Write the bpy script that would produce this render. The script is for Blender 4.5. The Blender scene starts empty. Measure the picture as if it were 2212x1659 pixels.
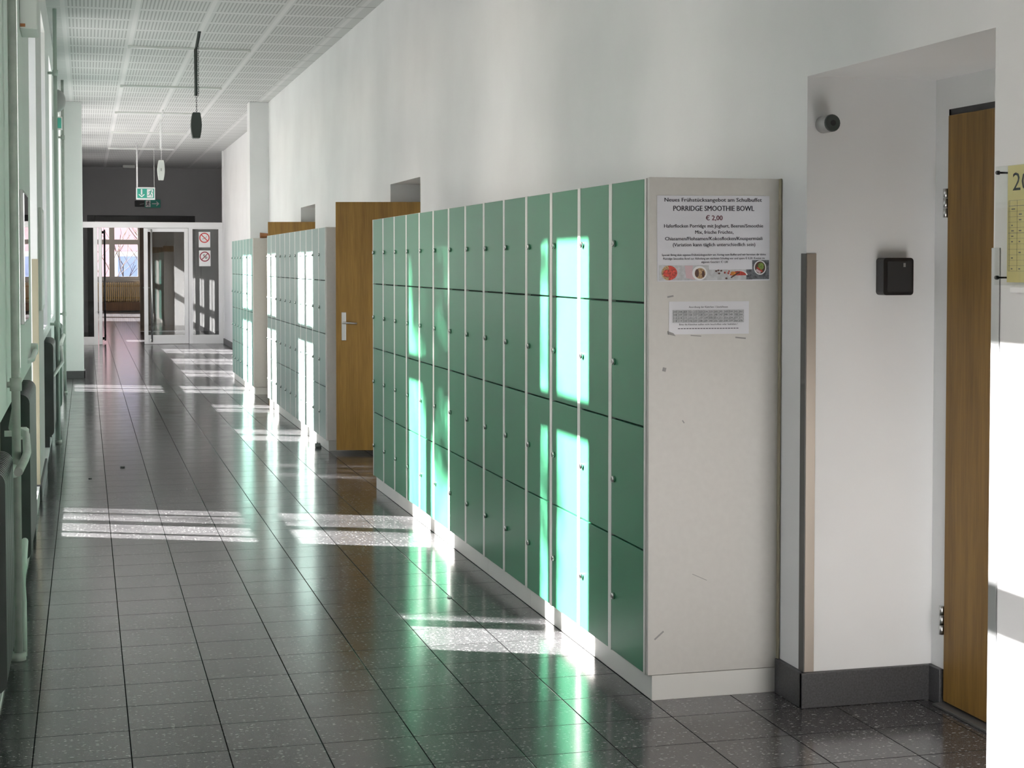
import bpy, bmesh, math, random
from mathutils import Vector, Matrix

S = bpy.context.scene
COL = S.collection
# ------------------------------------------------------------------ camera
cam_d = bpy.data.cameras.new('camera'); cam = bpy.data.objects.new('camera', cam_d); COL.objects.link(cam)
YAW, PITCH = math.radians(14.7795), math.radians(-2.0121)
fwd = Vector((math.sin(YAW) * math.cos(PITCH), math.cos(YAW) * math.cos(PITCH), math.sin(PITCH)))
rgt = Vector((math.cos(YAW), -math.sin(YAW), 0)); up = rgt.cross(fwd)
cam.matrix_world = Matrix((rgt, up, -fwd)).transposed().to_4x4()
cam.location = (0, 0, 1.55)
cam_d.sensor_width = 36.0; cam_d.sensor_fit = 'HORIZONTAL'
cam_d.lens = 36.0 * 3491.19 / 2212.0
cam_d.shift_y = -(829.5 - 692.04) / 2212.0
cam_d.clip_end = 400
S.camera = cam
# ------------------------------------------------------------------ sky, sun, exposure
SUN_DIR = Vector((1.0, -0.45, -0.65)).normalized()          # the way the light travels
W = bpy.data.worlds.new('sky'); S.world = W; W.use_nodes = True
wn = W.node_tree; wn.nodes.clear()
sky = wn.nodes.new('ShaderNodeTexSky'); sky.sky_type = 'NISHITA'; sky.sun_disc = False
sky.sun_elevation = math.asin(-SUN_DIR.z); sky.sun_rotation = math.atan2(-SUN_DIR.x, -SUN_DIR.y)
hs = wn.nodes.new('ShaderNodeHueSaturation'); hs.inputs['Saturation'].default_value = 0.5
bg = wn.nodes.new('ShaderNodeBackground'); bg.inputs['Strength'].default_value = 0.55
wo = wn.nodes.new('ShaderNodeOutputWorld')
wb = wn.nodes.new('ShaderNodeMix'); wb.data_type = 'RGBA'; wb.blend_type = 'MULTIPLY'; wb.inputs[0].default_value = 1.0; wb.inputs[7].default_value = (1.0, 0.93, 0.97, 1)
wn.links.new(sky.outputs[0], hs.inputs['Color']); wn.links.new(hs.outputs[0], wb.inputs[6]); wn.links.new(wb.outputs[2], bg.inputs['Color']); wn.links.new(bg.outputs[0], wo.inputs[0])
sun_d = bpy.data.lights.new('sun', 'SUN'); sun_d.energy = 85.0; sun_d.angle = math.radians(0.6); sun_d.color = (1.0, 0.945, 0.955)
sun = bpy.data.objects.new('sun', sun_d); COL.objects.link(sun)
sun.rotation_euler = SUN_DIR.to_track_quat('-Z', 'Y').to_euler(); sun.location = (-12, 12, 14)
S.view_settings.view_transform = 'Standard'; S.view_settings.look = 'None'
S.view_settings.gamma = 1.0; S.view_settings.use_curve_mapping = False
S.view_settings.exposure = 0.0
S.cycles.max_bounces = 12; S.cycles.diffuse_bounces = 6; S.cycles.transparent_max_bounces = 16
S.cycles.sample_clamp_indirect = 6.0
try:
    S.cycles.use_denoising = True
except Exception:
    pass

# ------------------------------------------------------------------ materials
def nodes(m):
    m.use_nodes = True
    nt = m.node_tree
    return nt, nt.nodes['Principled BSDF']

def mat(name, col, rough=0.5, metal=0.0, spec=0.5, noise=None, bump=None):
    m = bpy.data.materials.new(name); nt, b = nodes(m)
    b.inputs['Roughness'].default_value = rough; b.inputs['Metallic'].default_value = metal
    b.inputs['Specular IOR Level'].default_value = spec
    b.inputs['Base Color'].default_value = (*col, 1)
    tc = nt.nodes.new('ShaderNodeTexCoord')
    if noise:
        sc, amt = noise
        n = nt.nodes.new('ShaderNodeTexNoise'); n.inputs['Scale'].default_value = sc; n.inputs['Detail'].default_value = 6
        r = nt.nodes.new('ShaderNodeValToRGB')
        r.color_ramp.elements[0].position = 0.3; r.color_ramp.elements[1].position = 0.7
        r.color_ramp.elements[0].color = (*[c * (1 - amt) for c in col], 1)
        r.color_ramp.elements[1].color = (*[min(1, c * (1 + amt)) for c in col], 1)
        nt.links.new(tc.outputs['Object'], n.inputs['Vector']); nt.links.new(n.outputs['Fac'], r.inputs[0])
        nt.links.new(r.outputs[0], b.inputs['Base Color'])
    if bump:
        sc, st = bump
        n2 = nt.nodes.new('ShaderNodeTexNoise'); n2.inputs['Scale'].default_value = sc; n2.inputs['Detail'].default_value = 4
        bp = nt.nodes.new('ShaderNodeBump'); bp.inputs['Strength'].default_value = st; bp.inputs['Distance'].default_value = 0.004
        nt.links.new(tc.outputs['Object'], n2.inputs['Vector']); nt.links.new(n2.outputs['Fac'], bp.inputs['Height'])
        nt.links.new(bp.outputs[0], b.inputs['Normal'])
    return m

class G:
    """small wrapper to write node maths briefly"""
    def __init__(s, nt): s.nt = nt
    def m(s, op, a, b=None, c=None):
        n = s.nt.nodes.new('ShaderNodeMath'); n.operation = op
        for i, v in enumerate((a, b, c)):
            if v is None: continue
            if isinstance(v, (int, float)): n.inputs[i].default_value = v
            else: s.nt.links.new(v, n.inputs[i])
        return n.outputs[0]
    def mix(s, f, a, b):
        n = s.nt.nodes.new('ShaderNodeMix'); n.data_type = 'RGBA'
        for sock, v in ((n.inputs[0], f), (n.inputs[6], a), (n.inputs[7], b)):
            if isinstance(v, tuple): sock.default_value = (*v, 1)
            elif isinstance(v, (int, float)): sock.default_value = v
            else: s.nt.links.new(v, sock)
        return n.outputs[2]

def plaster(name, col, amt=0.035):
    m = bpy.data.materials.new(name); nt, b = nodes(m); g = G(nt)
    tc = nt.nodes.new('ShaderNodeTexCoord')
    n1 = nt.nodes.new('ShaderNodeTexNoise'); n1.inputs['Scale'].default_value = 1.3; n1.inputs['Detail'].default_value = 8
    n2 = nt.nodes.new('ShaderNodeTexNoise'); n2.inputs['Scale'].default_value = 70; n2.inputs['Detail'].default_value = 3
    nt.links.new(tc.outputs['Object'], n1.inputs['Vector']); nt.links.new(tc.outputs['Object'], n2.inputs['Vector'])
    lo = tuple(c * (1 - 2 * amt) for c in col); hi = tuple(min(1, c * (1 + amt)) for c in col)
    f = g.m('MULTIPLY_ADD', g.m('SUBTRACT', n1.outputs['Fac'], 0.5), 2.2, 0.5)
    nt.links.new(g.mix(f, lo, hi), b.inputs['Base Color'])
    bp = nt.nodes.new('ShaderNodeBump'); bp.inputs['Strength'].default_value = 0.12; bp.inputs['Distance'].default_value = 0.003
    nt.links.new(n2.outputs['Fac'], bp.inputs['Height']); nt.links.new(bp.outputs[0], b.inputs['Normal'])
    b.inputs['Roughness'].default_value = 0.75; b.inputs['Specular IOR Level'].default_value = 0.25
    return m

def terrazzo(name, base, tiles=True, rough=0.16):
    m = bpy.data.materials.new(name); nt, b = nodes(m); g = G(nt)
    tc = nt.nodes.new('ShaderNodeTexCoord')
    mp = nt.nodes.new('ShaderNodeMapping'); mp.inputs['Location'].default_value = (0.173 + 60 * 0.3, -5.461 + 60 * 0.3033, 0)
    nt.links.new(tc.outputs['Object'], mp.inputs['Vector'])
    def vor(scale, sx):
        k = nt.nodes.new('ShaderNodeMapping'); k.inputs['Scale'].default_value = (sx, 1, 1)
        nt.links.new(tc.outputs['Object'], k.inputs['Vector'])
        dn = nt.nodes.new('ShaderNodeTexNoise'); dn.inputs['Scale'].default_value = 55
        nt.links.new(tc.outputs['Object'], dn.inputs['Vector'])
        ad = nt.nodes.new('ShaderNodeMix'); ad.data_type = 'VECTOR'; ad.inputs[0].default_value = 0.014
        nt.links.new(k.outputs[0], ad.inputs[4]); nt.links.new(dn.outputs['Color'], ad.inputs[5])
        v = nt.nodes.new('ShaderNodeTexVoronoi'); v.inputs['Scale'].default_value = scale
        nt.links.new(ad.outputs[1], v.inputs['Vector'])
        sp = nt.nodes.new('ShaderNodeSeparateColor'); nt.links.new(v.outputs['Color'], sp.inputs[0])
        return v.outputs['Distance'], sp.outputs[0], sp.outputs[1]
    d1, r1, q1 = vor(95, 0.55); d2, r2, q2 = vor(190, 1.5)
    chip1 = g.m('MULTIPLY', g.m('LESS_THAN', d1, 0.27), g.m('GREATER_THAN', r1, 0.52))
    chip2 = g.m('MULTIPLY', g.m('LESS_THAN', d2, 0.33), g.m('GREATER_THAN', r2, 0.42))
    n = nt.nodes.new('ShaderNodeTexNoise'); n.inputs['Scale'].default_value = 2.0; n.inputs['Detail'].default_value = 5
    nt.links.new(tc.outputs['Object'], n.inputs['Vector'])
    dark = g.mix(n.outputs['Fac'], tuple(c * 0.8 for c in base), tuple(c * 1.25 for c in base))
    c1 = g.mix(g.m('MULTIPLY', chip2, 0.6), dark, (0.20, 0.20, 0.195))
    c2 = g.mix(g.m('MULTIPLY', chip1, g.m('MULTIPLY_ADD', q1, 0.6, 0.3)), c1, (0.42, 0.42, 0.40))
    if tiles:
        br = nt.nodes.new('ShaderNodeTexBrick'); br.offset = 0.0; br.squash = 1.0
        nt.links.new(mp.outputs[0], br.inputs['Vector'])
        br.inputs['Scale'].default_value = 1.0; br.inputs['Brick Width'].default_value = 0.3; br.inputs['Row Height'].default_value = 0.3033
        br.inputs['Mortar Size'].default_value = 0.0024; br.inputs['Mortar Smooth'].default_value = 0.2
        br.inputs['Color1'].default_value = (0.82, 0.82, 0.82, 1); br.inputs['Color2'].default_value = (1.12, 1.12, 1.12, 1)
        br.inputs['Mortar'].default_value = (0.15, 0.15, 0.15, 1)
        mu = nt.nodes.new('ShaderNodeMix'); mu.data_type = 'RGBA'; mu.blend_type = 'MULTIPLY'; mu.inputs[0].default_value = 1
        nt.links.new(c2, mu.inputs[6]); nt.links.new(br.outputs['Color'], mu.inputs[7])
        nt.links.new(mu.outputs[2], b.inputs['Base Color'])
        bp = nt.nodes.new('ShaderNodeBump'); bp.inputs['Strength'].default_value = 0.25; bp.inputs['Distance'].default_value = 0.002; bp.invert = True
        n3 = nt.nodes.new('ShaderNodeTexNoise'); n3.inputs['Scale'].default_value = 4
        nt.links.new(tc.outputs['Object'], n3.inputs['Vector'])
        nt.links.new(g.m('MULTIPLY_ADD', br.outputs['Fac'], -0.5, 0.5), b.inputs['Specular IOR Level'])
        nt.links.new(br.outputs['Fac'], bp.inputs['Height']); nt.links.new(bp.outputs[0], b.inputs['Normal'])
        nt.links.new(g.m('MULTIPLY_ADD', n3.outputs['Fac'], 0.10, rough - 0.05), b.inputs['Roughness'])
    else:
        nt.links.new(c2, b.inputs['Base Color']); b.inputs['Roughness'].default_value = rough
    return m

def ceiling_mat():
    m = bpy.data.materials.new('perforated_ceiling'); nt, b = nodes(m); g = G(nt)
    tc = nt.nodes.new('ShaderNodeTexCoord'); sp = nt.nodes.new('ShaderNodeSeparateXYZ')
    nt.links.new(tc.outputs['Object'], sp.inputs[0]); X, Y = sp.outputs[0], sp.outputs[1]
    px = g.m('FRACT', g.m('DIVIDE', g.m('ADD', X, 12.33 - 0.43), 0.6165))
    py = g.m('FRACT', g.m('DIVIDE', g.m('ADD', Y, 62.65 - 13.68), 0.6265))
    sx = g.m('LESS_THAN', g.m('FRACT', g.m('DIVIDE', g.m('ADD', X, 20), 0.0318)), 0.40)
    inx = g.m('MULTIPLY', g.m('GREATER_THAN', px, 0.085), g.m('LESS_THAN', px, 0.975))
    iny = g.m('MULTIPLY', g.m('GREATER_THAN', py, 0.09), g.m('LESS_THAN', py, 0.93))
    lim = g.m('MULTIPLY', g.m('GREATER_THAN', X, -0.15), g.m('LESS_THAN', X, 2.24))
    slot = g.m('MULTIPLY', g.m('MULTIPLY', sx, inx), g.m('MULTIPLY', iny, lim))
    seam = g.m('LESS_THAN', py, 0.022)
    rail = g.m('LESS_THAN', px, 0.062)
    edge = g.m('GREATER_THAN', g.m('MULTIPLY', g.m('LESS_THAN', g.m('FRACT', g.m('DIVIDE', g.m('ADD', Y, 62.65 - 13.68), 0.6265)), 0.03), g.m('GREATER_THAN', X, 2.24)), 0.5)
    c = g.mix(slot, (0.55, 0.56, 0.55), (0.34, 0.35, 0.34))
    c = g.mix(seam, c, (0.70, 0.70, 0.69)); c = g.mix(rail, c, (0.64, 0.64, 0.63)); c = g.mix(edge, c, (0.25, 0.25, 0.25))
    nt.links.new(c, b.inputs['Base Color']); b.inputs['Roughness'].default_value = 0.7
    return m

def wood_mat(name, a, c, rough=0.38):
    m = bpy.data.materials.new(name); nt, b = nodes(m); g = G(nt)
    tc = nt.nodes.new('ShaderNodeTexCoord')
    def ns(scale, sc, det):
        k = nt.nodes.new('ShaderNodeMapping'); k.inputs['Scale'].default_value = sc
        n = nt.nodes.new('ShaderNodeTexNoise'); n.inputs['Scale'].default_value = scale; n.inputs['Detail'].default_value = det
        nt.links.new(tc.outputs['Object'], k.inputs['Vector']); nt.links.new(k.outputs[0], n.inputs['Vector'])
        return n.outputs['Fac']
    f1 = ns(18, (1, 1, 0.06), 6); f2 = ns(120, (1, 1, 0.05), 4); f3 = ns(2.5, (1, 1, 0.3), 3)
    f = g.m('ADD', g.m('MULTIPLY', f1, 0.45), g.m('ADD', g.m('MULTIPLY', f2, 0.35), g.m('MULTIPLY', f3, 0.3)))
    f = g.m('MULTIPLY_ADD', g.m('SUBTRACT', f, 0.55), 3.0, 0.5)
    nt.links.new(g.mix(f, a, c), b.inputs['Base Color']); b.inputs['Roughness'].default_value = rough
    return m

def glass_mat(name, tint=(0.97, 0.98, 0.97), ior=1.5, extra=0.02):
    m = bpy.data.materials.new(name); m.use_nodes = True; nt = m.node_tree; nt.nodes.clear()
    o = nt.nodes.new('ShaderNodeOutputMaterial'); t = nt.nodes.new('ShaderNodeBsdfTransparent'); t.inputs[0].default_value = (*tint, 1)
    gl = nt.nodes.new('ShaderNodeBsdfGlossy'); gl.inputs['Roughness'].default_value = 0.0
    ge = nt.nodes.new('ShaderNodeNewGeometry'); vm = nt.nodes.new('ShaderNodeVectorMath'); vm.operation = 'DOT_PRODUCT'
    nt.links.new(ge.outputs['Normal'], vm.inputs[0]); nt.links.new(ge.outputs['Incoming'], vm.inputs[1])
    g = G(nt); r0 = ((ior - 1) / (ior + 1)) ** 2
    f = g.m('MULTIPLY_ADD', g.m('POWER', g.m('SUBTRACT', 1.0, g.m('ABSOLUTE', vm.outputs['Value'])), 5.0), 1 - r0, r0 + extra)
    mx = nt.nodes.new('ShaderNodeMixShader'); nt.links.new(f, mx.inputs[0]); nt.links.new(t.outputs[0], mx.inputs[1]); nt.links.new(gl.outputs[0], mx.inputs[2])
    nt.links.new(mx.outputs[0], o.inputs[0])
    return m

M = {}
M['wall'] = plaster('white_plaster', (0.78, 0.785, 0.78))
M['wall_recess'] = M['wall']
M['wall_green'] = plaster('pale_green_white_plaster', (0.775, 0.79, 0.775))
M['lobby'] = plaster('grey_lobby_plaster', (0.36, 0.36, 0.36))  # the unlit lobby's shade is put into this dark grey
M['floor'] = terrazzo('dark_terrazzo_tiles', (0.052, 0.051, 0.053))
M['skirt'] = mat('dark_stone_skirting', (0.055, 0.055, 0.057), 0.45, noise=(160, 0.35))
M['ceil'] = ceiling_mat()
M['green'] = mat('green_locker_enamel', (0.036, 0.190, 0.098), 0.33, spec=0.36, noise=(3.0, 0.05), bump=(400, 0.05))
M['green_pale'] = mat('grey_green_locker_enamel', (0.17, 0.27, 0.24), 0.33, noise=(3.0, 0.05), bump=(400, 0.05))  # same green enamel, greyed to carry its grazing sheen
M['green_teal'] = mat('teal_locker_enamel', (0.095, 0.26, 0.21), 0.33, noise=(3.0, 0.05), bump=(400, 0.05))  # green enamel again, shifted to teal for its glossy reflections
M['cream'] = mat('cream_enamel', (0.74, 0.73, 0.69), 0.4, noise=(4, 0.03))
M['panel'] = mat('beige_white_panel', (0.62, 0.60, 0.56), 0.45, noise=(45, 0.02))
M['gap'] = mat('dark_gap', (0.01, 0.02, 0.015), 0.8)  # near-black shelves paint in the shade between locker doors
M['steel'] = mat('brushed_steel', (0.55, 0.55, 0.54), 0.3, 1.0)
M['chrome'] = mat('nickel', (0.7, 0.69, 0.67), 0.22, 1.0)
M['alu'] = mat('bronze_grey_aluminium', (0.33, 0.29, 0.25), 0.42, 0.6)
M['alu_grey'] = mat('grey_aluminium', (0.42, 0.43, 0.43), 0.4, 0.7)
M['alu_dark'] = mat('dark_aluminium', (0.12, 0.12, 0.115), 0.45, 0.5)
M['beige'] = mat('beige_metal', (0.33, 0.30, 0.21), 0.5)
M['wood'] = wood_mat('oak_veneer', (0.125, 0.062, 0.010), (0.25, 0.138, 0.028), 0.55)
M['wood_light'] = wood_mat('golden_oak_veneer', (0.22, 0.110, 0.014), (0.42, 0.235, 0.040), 0.5)  # the same oak, colour raised in place of missing light
M['panel_white'] = mat('white_panel', (0.84, 0.82, 0.79), 0.45, noise=(45, 0.02))  # end panel whitened so it reads brighter than its light allows
M['wood_dark'] = wood_mat('dark_brown_wood', (0.055, 0.026, 0.010), (0.12, 0.06, 0.025))
M['white'] = mat('white_lacquer', (0.82, 0.82, 0.82), 0.35)
M['paper'] = mat('white_paper', (0.76, 0.76, 0.80), 0.6)
M['laminate'] = mat('laminated_paper', (0.74, 0.74, 0.77), 0.2)
M['ink'] = mat('black_ink', (0.012, 0.010, 0.02), 0.6)
M['ink_red'] = mat('dark_red_ink', (0.10, 0.006, 0.02), 0.6)
M['ink_grey'] = mat('grey_ink', (0.16, 0.16, 0.17), 0.6)
M['yellow'] = mat('yellow_paper', (0.70, 0.62, 0.28), 0.6)
M['black'] = mat('black_plastic', (0.008, 0.008, 0.009), 0.35)
M['rubber'] = mat('dark_rubber', (0.02, 0.02, 0.02), 0.7)
M['grey'] = mat('grey_lacquer', (0.34, 0.34, 0.33), 0.4)
M['dgrey'] = mat('dark_grey_lacquer', (0.045, 0.055, 0.050), 0.5)
M['lgrey'] = mat('light_grey_lacquer', (0.62, 0.64, 0.61), 0.4)
M['rad'] = mat('dark_grey_radiator_paint', (0.055, 0.060, 0.058), 0.35, noise=(8, 0.15))
M['rad_green'] = mat('grey_green_radiator_paint', (0.11, 0.17, 0.135), 0.35, noise=(8, 0.1))
M['pipe'] = mat('grey_green_pipe_paint', (0.40, 0.43, 0.39), 0.4, noise=(20, 0.12))
M['pipe_green'] = mat('pale_green_pipe_paint', (0.52, 0.62, 0.55), 0.4)
M['valve'] = mat('white_plastic', (0.75, 0.76, 0.73), 0.35)
M['tan'] = mat('tan_radiator_paint', (0.30, 0.19, 0.07), 0.5)
M['exit'] = mat('exit_green', (0.03, 0.33, 0.24), 0.4)
M['red'] = mat('sign_red', (0.55, 0.03, 0.03), 0.5)
M['dred'] = mat('sign_dark_red', (0.26, 0.02, 0.04), 0.5)
M['mirror'] = mat('mirror_glass', (0.8, 0.8, 0.8), 0.03, 1.0)
M['glass'] = glass_mat('window_glass', extra=0.0)
M['glass_door'] = glass_mat('door_glass', (0.90, 0.91, 0.90), 1.55, 0.01)
M['acrylic'] = glass_mat('acrylic_sheet', (0.96, 0.97, 0.96), 1.45, 0.0)
M['wframe'] = mat('grey_brown_window_frame', (0.26, 0.235, 0.20), 0.5)
M['pink'] = plaster('pink_facade', (0.80, 0.50, 0.54))
M['facade'] = plaster('grey_facade', (0.42, 0.41, 0.39))
M['facade_white'] = mat('white_facade_trim', (0.8, 0.8, 0.8), 0.6)
M['blue'] = mat('blue_window_glass', (0.20, 0.30, 0.55), 0.1)
M['bark'] = mat('bark', (0.10, 0.075, 0.055), 0.9, noise=(12, 0.3))
M['leaf'] = mat('ivy_leaf', (0.05, 0.09, 0.03), 0.6)
M['ground'] = mat('courtyard_gravel', (0.24, 0.235, 0.22), 0.9, noise=(3, 0.15))
M['rust'] = mat('terracotta', (0.35, 0.14, 0.05), 0.6)
M['berry'] = mat('print_red', (0.48, 0.05, 0.03), 0.5, noise=(160, 0.7))
M['oats'] = mat('print_oats', (0.40, 0.26, 0.13), 0.5, noise=(260, 0.75))
M['cloth'] = mat('print_pink_cloth', (0.62, 0.45, 0.48), 0.5)
M['pgrey'] = mat('print_pale_grey', (0.52, 0.53, 0.54), 0.5, noise=(60, 0.2))
M['pslate'] = mat('print_slate', (0.12, 0.125, 0.14), 0.5, noise=(90, 0.7))
M['pgreen'] = mat('print_green', (0.18, 0.26, 0.05), 0.5, noise=(200, 0.5))
M['porange'] = mat('print_orange', (0.6, 0.22, 0.03), 0.5, noise=(200, 0.5))
M['pchoc'] = mat('print_chocolate', (0.08, 0.03, 0.02), 0.5)
M['stain'] = mat('grey_scuff', (0.30, 0.29, 0.28), 0.6)

# ------------------------------------------------------------------ mesh helpers
class MB:
    def __init__(s, o=(0, 0, 0)):
        s.b = bmesh.new(); s.o = Vector(o); s.mats = []; s.cur = 0
    def use(s, m):
        if m not in s.mats: s.mats.append(m)
        s.cur = s.mats.index(m); return s
    def _f(s, faces):
        for f in faces: f.material_index = s.cur
    def box(s, x0, x1, y0, y1, z0, z1, bev=0.0, seg=2):
        r = bmesh.ops.create_cube(s.b, size=1.0); vs = r['verts']
        for v in vs:
            v.co = Vector((x0 + (v.co.x + .5) * (x1 - x0), y0 + (v.co.y + .5) * (y1 - y0), z0 + (v.co.z + .5) * (z1 - z0))) - s.o
        fs = list({f for v in vs for f in v.link_faces}); s._f(fs)
        if bev > 0:
            es = list({e for v in vs for e in v.link_edges})
            bmesh.ops.bevel(s.b, geom=es, offset=bev, segments=seg, affect='EDGES', profile=.5, material=-1)
        return s
    def tube(s, pts, r, n=12, cap=True, r2=None):
        pts = [Vector(p) - s.o for p in pts]; rings = []
        for i, p in enumerate(pts):
            d = (pts[min(i + 1, len(pts) - 1)] - pts[max(i - 1, 0)]).normalized()
            a = Vector((0, 0, 1)) if abs(d.z) < .9 else Vector((1, 0, 0))
            u = d.cross(a).normalized(); v = d.cross(u)
            t = i / (len(pts) - 1)
            rr = r[i] if isinstance(r, (list, tuple)) else (r if r2 is None else r + (r2 - r) * t)
            rings.append([s.b.verts.new(p + (u * math.cos(2 * math.pi * k / n) + v * math.sin(2 * math.pi * k / n)) * rr) for k in range(n)])
        fs = []
        for A, B in zip(rings, rings[1:]):
            for k in range(n):
                f = s.b.faces.new((A[k], A[(k + 1) % n], B[(k + 1) % n], B[k])); f.smooth = True; fs.append(f)
        if cap:
            fs.append(s.b.faces.new(rings[0][::-1])); fs.append(s.b.faces.new(rings[-1]))
        s._f(fs); return s
    def prism(s, poly, ext, smooth=False):
        """closed planar polygon (3d points) pushed along the vector ext"""
        e = Vector(ext); A = [s.b.verts.new(Vector(p) - s.o) for p in poly]; B = [s.b.verts.new(Vector(p) - s.o + e) for p in poly]
        n = len(A); fs = [s.b.faces.new(A[::-1]), s.b.faces.new(B)]
        for k in range(n):
            f = s.b.faces.new((A[k], A[(k + 1) % n], B[(k + 1) % n], B[k])); f.smooth = smooth; fs.append(f)
        s._f(fs); return s
    def build(s, name, m=None, parent=None, kind=None):
        bmesh.ops.recalc_face_normals(s.b, faces=s.b.faces[:])
        me = bpy.data.meshes.new(name); s.b.to_mesh(me); s.b.free()
        for mm in (s.mats or [m]): me.materials.append(mm)
        o = bpy.data.objects.new(name, me); COL.objects.link(o)
        if parent: o.parent = parent
        else: o.location = s.o
        if kind: o['kind'] = kind
        return o

def tag(o, label=None, cat=None, group=None, kind=None):
    if label: o['label'] = label
    if cat: o['category'] = cat
    if group: o['group'] = group
    if kind: o['kind'] = kind
    return o

def thing(name, loc, label=None, cat=None, group=None, kind=None, rz=0.0):
    o = bpy.data.objects.new(name, None); COL.objects.link(o); o.location = loc; o.rotation_euler = (0, 0, rz)
    o.empty_display_size = 0.1
    return tag(o, label, cat, group, kind)

def copy_tree(o, parent=None):
    c = o.copy(); COL.objects.link(c)
    if parent: c.parent = parent
    for ch in list(o.children): copy_tree(ch, c)
    return c

def rrect(cx, cz, w, h, r, n=5):
    """rounded rectangle outline as 2-d points"""
    out = []
    for (sx, sz, a0) in ((1, 1, 0), (-1, 1, 90), (-1, -1, 180), (1, -1, 270)):
        for k in range(n + 1):
            a = math.radians(a0 + 90 * k / n)
            out.append((cx + sx * (w / 2 - r) + r * math.cos(a), cz + sz * (h / 2 - r) + r * math.sin(a)))
    return out

def wall_x(mb, x0, x1, y0, y1, z0, z1, holes):
    """wall running along Y between x0 and x1 with rectangular holes (ya, yb, za, zb)"""
    y = y0
    for (a, b, za, zb) in sorted(holes):
        if a > y: mb.box(x0, x1, y, a, z0, z1)
        if za > z0: mb.box(x0, x1, a, b, z0, za)
        if zb < z1: mb.box(x0, x1, a, b, zb, z1)
        y = b
    if y < y1: mb.box(x0, x1, y, y1, z0, z1)
    return mb

class Face:
    """flat sheet frame: origin, right and up vectors; text and shapes are laid on it"""
    def __init__(s, o, right, upv):
        s.o, s.r, s.u = Vector(o), Vector(right).normalized(), Vector(upv).normalized(); s.n = s.r.cross(s.u)
    def p(s, x, y, e=0.0): return s.o + s.r * x + s.u * y + s.n * e

def text_into(mb, F, s, x0, x1, base, cap, e, bold=0.0):
    cu = bpy.data.curves.new('t', 'FONT'); cu.body = s; cu.resolution_u = 2
    ob = bpy.data.objects.new('t', cu); me = bpy.data.meshes.new_from_object(ob)
    xs = [v.co.x for v in me.vertices]
    if xs:
        a, b = min(xs), max(xs); kx = (x1 - x0) / (b - a); ky = cap / 0.70
        for dx in ((-.5, 0, .5) if bold else (0,)):                # bold letters: the same outlines set a hair apart
            vs = [mb.b.verts.new(F.p(x0 + (v.co.x - a) * kx + dx * bold * cap * 4, base + v.co.y * ky, e + dx * .00004) - mb.o) for v in me.vertices]
            for p in me.polygons:
                try:
                    f = mb.b.faces.new([vs[i] for i in p.vertices]); f.material_index = mb.cur
                except ValueError: pass
    bpy.data.objects.remove(ob); bpy.data.curves.remove(cu); bpy.data.meshes.remove(me)

def poly_on(mb, F, pts, e, th=0.0003):
    mb.prism([F.p(x, y, e) for x, y in pts], F.n * th)
def rect_on(mb, F, x0, x1, y0, y1, e, th=0.0003): poly_on(mb, F, [(x0, y0), (x1, y0), (x1, y1), (x0, y1)], e, th)
def disc_on(mb, F, cx, cy, r, e, a0=0, a1=360, n=28, ry=None, th=0.0003):
    ry = ry or r; full = a1 - a0 >= 360
    pts = [(cx + r * math.cos(math.radians(a0 + (a1 - a0) * k / n)), cy + ry * math.sin(math.radians(a0 + (a1 - a0) * k / n))) for k in range(n if full else n + 1)]
    poly_on(mb, F, pts, e, th)
def ring_on(mb, F, cx, cy, r0, r1, e, n=32, th=0.0003):
    for k in range(n):
        a, b = 2 * math.pi * k / n, 2 * math.pi * (k + 1) / n
        poly_on(mb, F, [(cx + r0 * math.cos(a), cy + r0 * math.sin(a)), (cx + r1 * math.cos(a), cy + r1 * math.sin(a)), (cx + r1 * math.cos(b), cy + r1 * math.sin(b)), (cx + r0 * math.cos(b), cy + r0 * math.sin(b))], e, th)
def stroke_on(mb, F, p, q, w, e, th=0.0003):
    p, q = Vector((*p, 0)), Vector((*q, 0)); d = (q - p).normalized(); n = Vector((-d.y, d.x, 0)) * w / 2
    poly_on(mb, F, [(p + n).to_2d(), (p - n).to_2d(), (q - n).to_2d(), (q + n).to_2d()], e, th)

# ------------------------------------------------------------------ the shell
WX = 2.412            # right wall face
LX = -0.30            # left wall face
CZ = 3.728            # ceiling
RX = 2.905            # back of the door recesses
RH = 2.195
REC = [(3.958, 5.15), (11.81, 13.03), (17.50, 18.70)]

MB().box(-1.2, 4.0, -5, 55.5, -0.25, 0).build('floor', M['floor'], kind='structure')
MB().box(-0.9, 4.0, -5, 37.7, CZ, CZ + 0.3).build('ceiling', M['ceil'], kind='structure')
m = MB(); wall_x(m, WX, RX, -5, 22.3, 0, CZ, [(a, b, 0, RH) for a, b in REC]); m.build('wall_right', M['wall'], kind='structure')
# backs of the recesses, with door openings
m = MB()
DOOR_Y = [(4.12, 5.06), (11.93, 12.95), (17.62, 18.62)]
for (a, b), (c, d) in zip(REC, DOOR_Y):
    wall_x(m, RX, RX + 0.12, a - 0.3, b + 0.3, 0, RH + 0.3, [(c, d, 0, 2.085)])
m.build('wall_recess', M['wall'], kind='structure')
MB().box(3.9, 4.0, -5, 31.5, 0, CZ).build('wall_classroom', M['wall'], kind='structure')
m = MB(); m.box(2.60, 3.0, 22.3, 31.9, 0, CZ); m.build('wall_far_right', M['wall'], kind='structure')
MB().box(2.155, WX + .2, 22.03, 22.36, 0, CZ, .004).build('pillar_right', M['wall'], kind='structure')
MB().box(-0.5, -0.03, 22.6, 23.0, 0, CZ, .004).build('pillar_left', M['wall_green'], kind='structure')
MB().box(-0.7, 4.0, -5.3, -5, 0, CZ).build('wall_back', M['wall'], kind='structure')

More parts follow.
